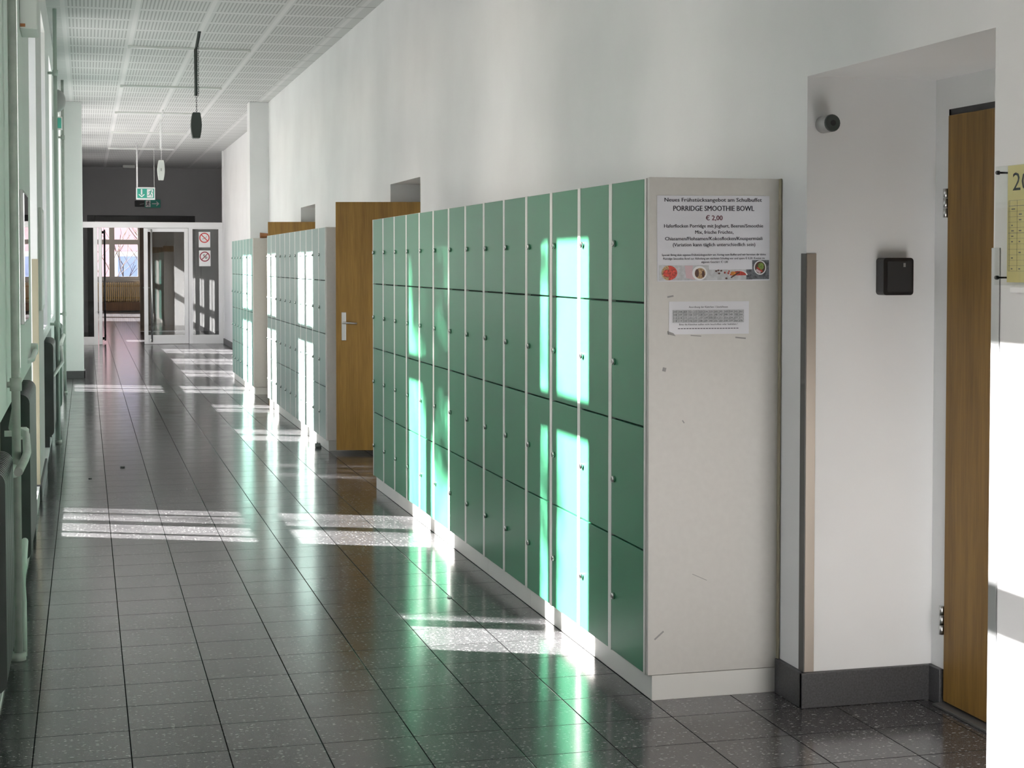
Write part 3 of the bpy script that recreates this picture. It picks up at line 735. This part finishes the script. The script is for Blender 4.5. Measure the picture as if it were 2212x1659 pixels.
# corner guards
def guard(name, x0, x1, y0, y1, corner, z0, z1, label, m1, group=None, m2=None):
    (cx, cy), (dx, dy) = corner
    t = thing(name, (cx, cy, z0), label, 'corner guard', group)
    a = .036; th = .004
    xs = sorted((cx, cx + dx * th * -1)); ys = sorted((cy, cy + dy * th * -1))
    MB(t.location).box(min(cx - dx * th, cx), max(cx - dx * th, cx), min(cy - dy * th, cy + dy * a), max(cy - dy * th, cy + dy * a), z0, z1, .001).build('wall_flange', m1, t)
    MB(t.location).box(min(cx, cx + dx * a), max(cx, cx + dx * a), min(cy - dy * th, cy), max(cy - dy * th, cy), z0, z1, .001).build('jamb_flange', m2 or m1, t)
    return t
guard('corner_guard', 0, 0, 0, 0, ((WX, 5.15), (1, 1)), .125, 1.585, 'bronze grey metal corner guard at the far edge of the near door recess', M['alu_dark'], m2=M['alu'])  # one profile, its darker and lighter sides coloured in as shading
guard('corner_guard', 0, 0, 0, 0, ((WX, 3.958), (1, -1)), .0, 1.593, 'grey metal corner guard below the yellow timetable', M['alu_grey'])
guard('corner_guard', 0, 0, 0, 0, ((LX, 10.93), (-1, 1)), .11, 1.58, 'tall beige corner guard on the left wall above a dark base', M['beige'])
guard('corner_guard', 0, 0, 0, 0, ((LX, 18.98), (-1, 1)), .11, 1.58, 'far beige corner guard on the left wall beside a grey-green pipe', M['beige'])

# items on the recess jamb
ds = thing('door_buffer', (2.475, 5.148, 2.035), 'short grey cylinder fixed high on the recess wall', 'door buffer')
q = MB(ds.location); q.tube([(2.472, 5.150, 2.03), (2.472, 5.08, 2.03)], [.030, .030], 20); q.build('cylinder_body', M['grey'], ds)
q = MB(ds.location); q.tube([(2.472, 5.080, 2.03), (2.472, 5.072, 2.03)], [.030, .026], 20); q.build('end_cap', M['dgrey'], ds)
q = MB(ds.location); q.tube([(2.472, 5.0735, 2.03), (2.472, 5.0715, 2.03)], .010, 14); q.build('socket', M['rubber'], ds)
kb = thing('key_box', (2.74, 5.15, 1.50), 'small black box with rounded corners on the recess wall', 'key box')
q = MB(kb.location); q.prism([(p[0], 5.15, p[1]) for p in rrect(2.735, 1.505, .115, .13, .012)], (0, -.055, 0)); q.build('case', M['black'], kb)
q = MB(kb.location); q.prism([(p[0], 5.0951, p[1]) for p in rrect(2.738, 1.505, .092, .108, .006)], (0, -.002, 0)); q.build('front_cover', M['rubber'], kb)
q = MB(kb.location); q.box(2.752, 2.760, 5.0915, 5.0932, 1.538, 1.552); q.build('silver_badge', M['alu_grey'], kb)

# acrylic sign with yellow timetable
tb = thing('timetable_sign', (WX, 3.7, 1.5), 'yellow timetable behind clear acrylic on the wall at the right edge', 'sign')
F = Face((2.3985, 3.868, 1.500), (0, -1, 0), (0, 0, 1)); F.n = Vector((-1, 0, 0))
MB(tb.location).box(2.387, 2.391, 3.45, 3.912, 1.492, 1.812, .0006).build('acrylic_sheet', M['acrylic'], tb)
q = MB(tb.location); rect_on(q, F, 0, .40, .0, .312, 0, .0006); q.build('yellow_paper', M['yellow'], tb)
q = MB(tb.location); text_into(q, F, '20', .025, .105, .245, .048, .0012, .0); q.build('room_number', M['ink'], tb)
q = MB(tb.location)
for k in range(14): stroke_on(q, F, (.006, .03 + k * .0145), (.36, .03 + k * .0145), .0006 if k not in (7, 12) else .0012, .001)
for x in (.006, .012, .048, .084, .12, .156, .192): stroke_on(q, F, (x, .03), (x, .2185), .0006, .001)
random.seed(4)
for k in range(12):
    for x in (.02, .056, .092, .128):
        if random.random() < .6: stroke_on(q, F, (x, .036 + k * .0145), (x + .006 + random.random() * .014, .036 + k * .0145), .003, .001)
q.build('timetable_grid', M['ink_grey'], tb)
for z in (1.795, 1.512):
    for y in (3.893, 3.47):
        q = MB(tb.location); q.tube([(WX, y, z), (2.3875, y, z)], .0028, 10); q.tube([(2.387, y, z), (2.382, y, z), (2.378, y, z)], [.0058, .0058, .0046], 14); q.build('bolt', M['black'], tb)
sl = thing('notice_ledge', (WX, 3.7, 1.48), 'slim white ledge on the wall below the yellow timetable', 'ledge')
MB(sl.location).box(2.393, WX, 3.45, 3.845, 1.472, 1.488, .002).build('ledge_profile', M['white'], sl)

# ------------------------------------------------------------------ hanging lamps and ceiling tubes
def pendant(x, y, z0, z1, mbody, mrod, label, tilt=0.0):
    t = thing('pendant_lamp', (x, y, CZ), label, 'pendant lamp', 'barrel shaped pendant lamps')
    h = z1 - z0; cz = (z0 + z1) / 2
    prof = [(-.030, 0), (-.034, .015), (-.046, .28), (-.050, .5), (-.046, .75), (-.036, .96), (-.031, 1), (.031, 1), (.036, .96), (.046, .75), (.050, .5), (.046, .28), (.034, .015), (.030, 0)]
    q = MB(t.location); q.prism([(x + a, y - .06, z0 + b * h) for a, b in prof], (0, .12, 0)); q.build('lamp_body', mbody, t)
    if mbody is not M['dgrey']:
        q = MB(t.location); q.box(x - .010, x + .010, y - .063, y - .06, cz - .015, cz + .025, .001)
        q.build('switch_plate', M['grey'], t)
    q = MB(t.location); q.tube([(x + .03, y - .1, CZ), (x + .012, y, CZ - .12), (x, y, CZ - .16), (x, y, z1 + .16)], .016 if mrod == M['dgrey'] else .013, 10); q.build('rod', mrod, t)
    q = MB(t.location)
    k = 0; z = z1 - .01; ztop = (CZ - .1) if mrod == M['dgrey'] else z1 + .17
    while z < ztop:
        ox = .022 if z > z1 + .15 else .004
        c = [(x + ox + (.007 * math.cos(a) if k % 2 else 0), y - .02 + (0 if k % 2 else .007 * math.cos(a)), z + .012 + .014 * math.sin(a)) for a in [i * math.pi / 4 for i in range(9)]]
        q.tube(c, .0022, 5, cap=False); z += .021; k += 1
    q.build('chain', mrod, t)
    return t
pendant(1.025, 15.6, 2.735, 2.975, M['dgrey'], M['dgrey'], 'dark grey barrel-shaped lamp hanging on a chained rod, the nearer one')
pendant(1.055, 23.6, 2.74, 3.02, M['lgrey'], M['white'], 'pale grey barrel-shaped lamp hanging on a white rod, the farther one')
tl = ['ceiling tube light nearest the camera, just before the dark hanging lamp', 'second ceiling tube light, behind the dark hanging lamp', 'third ceiling tube light, above the pale hanging lamp',
      'fourth ceiling tube light, in the brightly lit part of the ceiling', 'fifth ceiling tube light, just over the glass partition']
for i, y in enumerate((16.69, 20.36, 23.93, 27.55, 31.4)):
    t = thing('tube_light', (1.04, y, CZ), tl[i], 'ceiling light', 'tube lights across the ceiling')
    q = MB(t.location); q.box(.43, 1.65, y - .022, y + .022, CZ - .020, CZ, .003); q.build('batten', M['lgrey'], t)
    q = MB(t.location); q.box(.46, 1.62, y - .012, y + .012, CZ - .026, CZ - .019, .002); q.build('tube', M['white'], t)
    for x in (.43, 1.62): q = MB(t.location); q.box(x, x + .03, y - .02, y + .02, CZ - .030, CZ - .004, .003); q.build('end_cap', M['lgrey'], t)

# ------------------------------------------------------------------ left wall: radiators, pipes, boards
def radiator(y0, y1, z0, z1, x1, label, m, pitch=.046, dep=.14):
    t = thing('radiator', (x1 - dep / 2, (y0 + y1) / 2, 0), label, 'radiator')
    q = MB(t.location); n = int((y1 - y0) / pitch)
    for k in range(n):
        y = y0 + k * pitch
        q.prism([(p[0], y, p[1]) for p in rrect(x1 - dep / 2, (z0 + z1) / 2, dep, z1 - z0, .045, 5)], (0, pitch * .74, 0), True)
    q.tube([(x1 - dep / 2, y0 + .01, z0 + .07), (x1 - dep / 2, y1 - .01, z0 + .07)], .022); q.tube([(x1 - dep / 2, y0 + .01, z1 - .07), (x1 - dep / 2, y1 - .01, z1 - .07)], .022)
    q.build('radiator_body', m, t)
    for y in (y0 + .1, y1 - .12):
        q = MB(t.location); q.box(x1 - dep * .75, x1 - dep * .25, y, y + .03, 0, z0 + .04, .003); q.build('foot', m, t)
    return t
r1 = radiator(5.72, 6.40, .08, .845, -.270, 'dark ribbed radiator at the left edge of the picture beside the near pipe', M['rad'])
r2 = radiator(8.30, 9.40, .08, .905, -.272, 'dark ribbed radiator with rounded corners below the wall mirror', M['rad'])
r3 = radiator(13.85, 14.90, .12, .90, -.262, 'dark radiator between the tall beige guard and a pale green pipe', M['rad'])
r4 = radiator(16.6, 17.75, .12, .93, -.235, 'grey-green radiator seen farthest along the left wall', M['rad_green'])
def valve(parent, x, y, z):
    o = parent.location
    q = MB(o); q.tube([(x - .05, y, z), (x - .015, y, z)], .014, 12); q.tube([(x - .015, y, z), (x - .01, y, z), (x + .05, y, z), (x + .058, y, z)], [.018, .026, .026, .020], 16)
    for k in range(10):
        a = 2 * math.pi * k / 10; q.tube([(x, y + .0265 * math.cos(a), z + .0265 * math.sin(a)), (x + .048, y + .0265 * math.cos(a), z + .0265 * math.sin(a))], .003, 5)
    v = q.build('valve', M['valve'], parent)
sp_ = thing('heating_supply_pipe', (-.28, 7.0, .78), 'pale horizontal heating pipe with a white ribbed valve, between the two near radiators', 'pipe')
valve(sp_, -.315, 7.72, .772)
q = MB(sp_.location); q.tube([(-.240, 6.05, .80), (-.231, 6.45, .80), (-.231, 6.70, .797), (-.262, 7.50, .788), (-.30, 7.72, .780), (-.335, 7.80, .79), (-.342, 8.29, .835)], .016, 12); q.build('pipe', M['pipe'], sp_)
q = MB(r1.location); q.tube([(-.300, 6.42, .75), (-.300, 6.47, .75), (-.27, 6.5, .75)], [.02, .026, .026], 14); q.build('valve', M['valve'], r1)
q = MB(r3.location); q.tube([(-.30, 13.9, .60), (-.262, 14.0, .62), (-.198, 14.42, .70), (-.215, 15.1, .80)], .014, 10); q.build('supply_pipe', M['pipe'], r3)
q = MB(r4.location); q.tube([(-.232, 16.0, .78), (-.215, 16.65, .84)], .018, 10); q.build('valve', M['valve'], r4)
def riser(x, y, rad, m, label, bz):
    t = thing('heating_pipe', (x, y, 0), label, 'pipe')
    q = MB(t.location); q.tube([(x, y, 0), (x, y, CZ)], rad, 14); q.build('pipe', m, t)
    for z in bz:
        q = MB(t.location); q.tube([(x - .01, y, z), (LX + .002, y, z)], .012, 10); q.tube([(x, y, z - .025), (x, y, z + .025)], rad + .006, 14); q.build('bracket', m, t)
    q = MB(t.location); q.tube([(x, y, 0), (x, y, .03)], rad + .012, 14); q.build('floor_collar', M['pipe'], t)
    return t
riser(-.266, 6.56, .017, M['pipe'], 'grey-green vertical heating pipe at the left edge, in front of the ribbed radiator', (1.08,))
riser(-.236, 14.44, .017, M['pipe_green'], 'pale green vertical heating pipe beside the dark middle radiator', (1.03, 3.18))
riser(-.247, 20.0, .017, M['pipe'], 'thin far heating pipe just in front of the left pillar', (.95, 3.05))
rp = thing('return_pipe', (-.25, 6.9, 0), 'short pale green pipe bend rising from the floor by the near pipe', 'pipe')
q = MB(rp.location); q.tube([(-.250, 6.62, 0.0), (-.250, 6.62, .22), (-.252, 6.72, .34), (-.262, 7.2, .36), (-.30, 8.2, .16)], .015, 10); q.build('pipe', M['pipe_green'], rp)
mr = thing('wall_mirror', (LX, 8.3, 1.24), 'grey framed mirror on the left wall above the ribbed radiator', 'mirror')
q = MB(mr.location); q.box(LX, LX + .018, 8.02, 8.60, 1.26, 1.90, .002); q.build('frame', M['grey'], mr)
MB(mr.location).box(LX + .0185, LX + .021, 8.035, 8.585, 1.275, 1.885).build('mirror_glass', M['mirror'], mr)
nb = thing('notice_board', (LX, 11.6, 1.24), 'pale grey framed board on the left wall beside the tall beige guard', 'notice board')
q = MB(nb.location); q.box(LX, LX + .018, 11.22, 11.92, 1.235, 1.925, .002); q.build('frame', M['lgrey'], nb)
MB(nb.location).box(LX + .0185, LX + .020, 11.25, 11.89, 1.265, 1.895).build('board', M['white'], nb)
hr = thing('hand_rail', (-.28, 9.6, 1.05), 'white capped rail end on the left wall below the mirror', 'rail')
q = MB(hr.location); q.tube([(LX - .02, 8.9, 1.03), (-.277, 8.95, 1.04), (-.277, 9.45, 1.06)], .014, 10); q.build('rail', M['white'], hr)
q = MB(hr.location); q.box(LX - .01, -.262, 9.45, 9.55, 1.035, 1.10, .012); q.build('end_cap', M['valve'], hr)
al = thing('alarm_box', (-.25, 8.0, 2.7), 'grey alarm box high on the left wall, with a red tab', 'alarm box')
q = MB(al.location); q.box(LX, -.215, 7.9 + .34, 8.56, 2.69, 2.95, .006); q.build('case', M['lgrey'], al)
q = MB(al.location); q.box(-.296, -.272, 8.236, 8.242, 2.70, 2.715); q.build('red_tab', M['rust'], al)
wl = thing('wall_lamp', (LX, 17.3, 3.2), 'round grey wall lamp high on the left wall, near the left pillar', 'wall lamp')
q = MB(wl.location); q.tube([(LX, 17.3, 3.22), (LX + .03, 17.3, 3.22)], .125, 24); q.build('base', M['lgrey'], wl)
q = MB(wl.location); q.tube([(LX + .03 + .09 * math.sin(k * math.pi / 12), 17.3, 3.22) for k in range(7)], [.115 * math.cos(k * math.pi / 12) + .002 for k in range(7)], 24); q.build('lamp_shade', M['grey'], wl)
xs = thing('exit_sign', (LX, 16.6, 2.9), 'green exit sign box high on the left wall, below the round lamp', 'exit sign')
q = MB(xs.location); q.box(LX, -.205, 16.45, 16.52, 2.86, 2.985, .004); q.build('housing', M['lgrey'], xs)
q = MB(xs.location); q.box(-.275, -.215, 16.444, 16.45, 2.872, 2.972, .001); q.build('green_face', M['exit'], xs)

# poster behind the far lockers, things on top of them, bits on the floor
pb = thing('wall_board', (2.6, 25, 1.6), 'grey board on the far right wall behind the farthest lockers', 'notice board')
MB(pb.location).box(2.57, 2.602, 24.4, 25.6, 1.25, 2.1, .002).build('board', M['grey'], pb)
cp = thing('flower_pot', (2.08, 19.45, ZT), 'small terracotta pot lying on top of the farthest lockers', 'pot')
q = MB(cp.location); q.tube([(2.02, 19.45, ZT + .035), (2.12, 19.45, ZT + .035)], [.035, .026], 14); q.build('pot', M['rust'], cp)
wp = thing('door_wedge', (1.88, 13.55, 0), 'small grey wedge on the floor against the second locker row', 'door wedge')
q = MB(wp.location); q.prism([(1.86, 13.50, 0.0), (1.86, 13.58, 0.0), (1.86, 13.58, .035), (1.86, 13.50, .012)], (.045, 0, 0)); q.build('wedge', M['dgrey'], wp)
for lab, x, y, sz, mm in (('white crumb of paper on the floor before the long green lockers', 1.62, 7.28, .010, M['white']), ('dark fluff on the floor tiles in mid corridor', .26, 12.6, .018, M['dgrey']), ('second dark fluff on the floor, nearer the left radiators', .02, 12.0, .012, M['dgrey'])):
    t = thing('litter', (x, y, 0), lab, 'litter')
    q = MB(t.location); q.prism([(x + sz * math.cos(a) * (1 + .3 * math.sin(3 * a)), y + sz * math.sin(a), 0) for a in [k * math.pi / 4 for k in range(8)]], (0, 0, sz * .5)); q.build('scrap', mm, t)

# ------------------------------------------------------------------ outside
ow = thing('building', (-34, 10, -4.5), 'grey school wing across the courtyard on the window side', 'building')
MB(ow.location).box(-40, -34, -40, 14, -4.5, 13.0, .02).build('facade', M['facade'], ow)  # added out of view, length and height set to limit sky light
MB().box(-80, 60, -40, 140, -4.7, -4.5).build('ground', M['ground'], kind='structure')
fb = thing('building', (5, 82, -4.5), 'pink building seen through the far window', 'building')
MB(fb.location).box(-14, 22, 82, 94, -4.5, 13, .02).build('facade', M['pink'], fb)
for x in (-8.6, -5.0, -1.4, 2.05, 5.6, 9.2):
    for z in (-2.6, 1.05, 4.7, 8.4):
        q = MB(fb.location); q.box(x - .75, x + .75, 81.93, 82.02, z - .9, z + 1.1, .01); o = q.build('window_surround', M['facade_white'], fb)
        MB(fb.location).box(x - .5, x + .5, 81.9, 81.94, z - .6, z + .85).build('pane', M['blue'], o)
def grow(mb, p, d, L, r, depth, rng):
    n = 4; pts = [p.copy()]; dd = d.copy()
    for k in range(n):
        dd = (dd + Vector((rng.uniform(-.16, .16), rng.uniform(-.16, .16), rng.uniform(-.05, .14)))).normalized(); pts.append(pts[-1] + dd * L / n)
    mb.tube(pts, r, 7 if depth > 2 else 5, r2=r * .62)
    if depth == 0: return
    for k in range(rng.randint(3, 4)):
        a = rng.uniform(0, 6.28); t = Vector((math.cos(a), math.sin(a), rng.uniform(.1, .9)))
        nd = (dd * rng.uniform(.5, .9) + t.normalized() * .75).normalized()
        i = rng.randint(2, n); grow(mb, pts[i], nd, L * rng.uniform(.62, .8), r * .56, depth - 1, rng)
def tree(x, y, h, seed, label, r=.16, clumps=()):
    t = thing('tree', (x, y, -4.5), label, 'tree', 'bare trees outside'); rng = random.Random(seed)
    if clumps:
        fo = MB(t.location)
        for (cx, cy, cz, rx, ry, rz, n, sz) in clumps:
            for k in range(n):
                while True:
                    v = Vector((rng.uniform(-1, 1), rng.uniform(-1, 1), rng.uniform(-1, 1)))
                    if v.length < 1: break
                c = Vector((cx + v.x * rx, cy + v.y * ry, cz + v.z * rz)); a = Vector((rng.gauss(0, 1), rng.gauss(0, 1), rng.gauss(0, 1))).normalized(); b_ = a.orthogonal().normalized(); l = sz * rng.uniform(.6, 1.3)
                fo.b.faces.new([fo.b.verts.new(c - fo.o + p) for p in (a * l, b_ * l * .45, -a * l, -b_ * l * .45)])
        tag(fo.build('foliage', M['leaf'], t), kind='stuff')
    q = MB(t.location); grow(q, Vector((x, y, -4.5)), Vector((0, 0, 1)), h, r, 4, rng); q.build('trunk_and_branches', M['bark'], t)
tree(1.9, 74, 5.2, 5, 'bare tree before the pink building, seen through the far window', .12)
tree(-9.0, 15.1, 8.0, 8, 'ivy-clad tree in the courtyard on the window side', .13,
     ((-9.0, 13.45, 8.45, .7, 1.05, 1.0, 1500, .10), (-9.0, 14.2, 8.75, .5, .55, .5, 400, .09), (-9.0, 11.75, 7.6, .35, .38, 1.5, 300, .08), (-9.0, 16.75, 7.6, .6, .8, 1.4, 900, .10)))  # leaf clumps added out of view to block sun at set panes
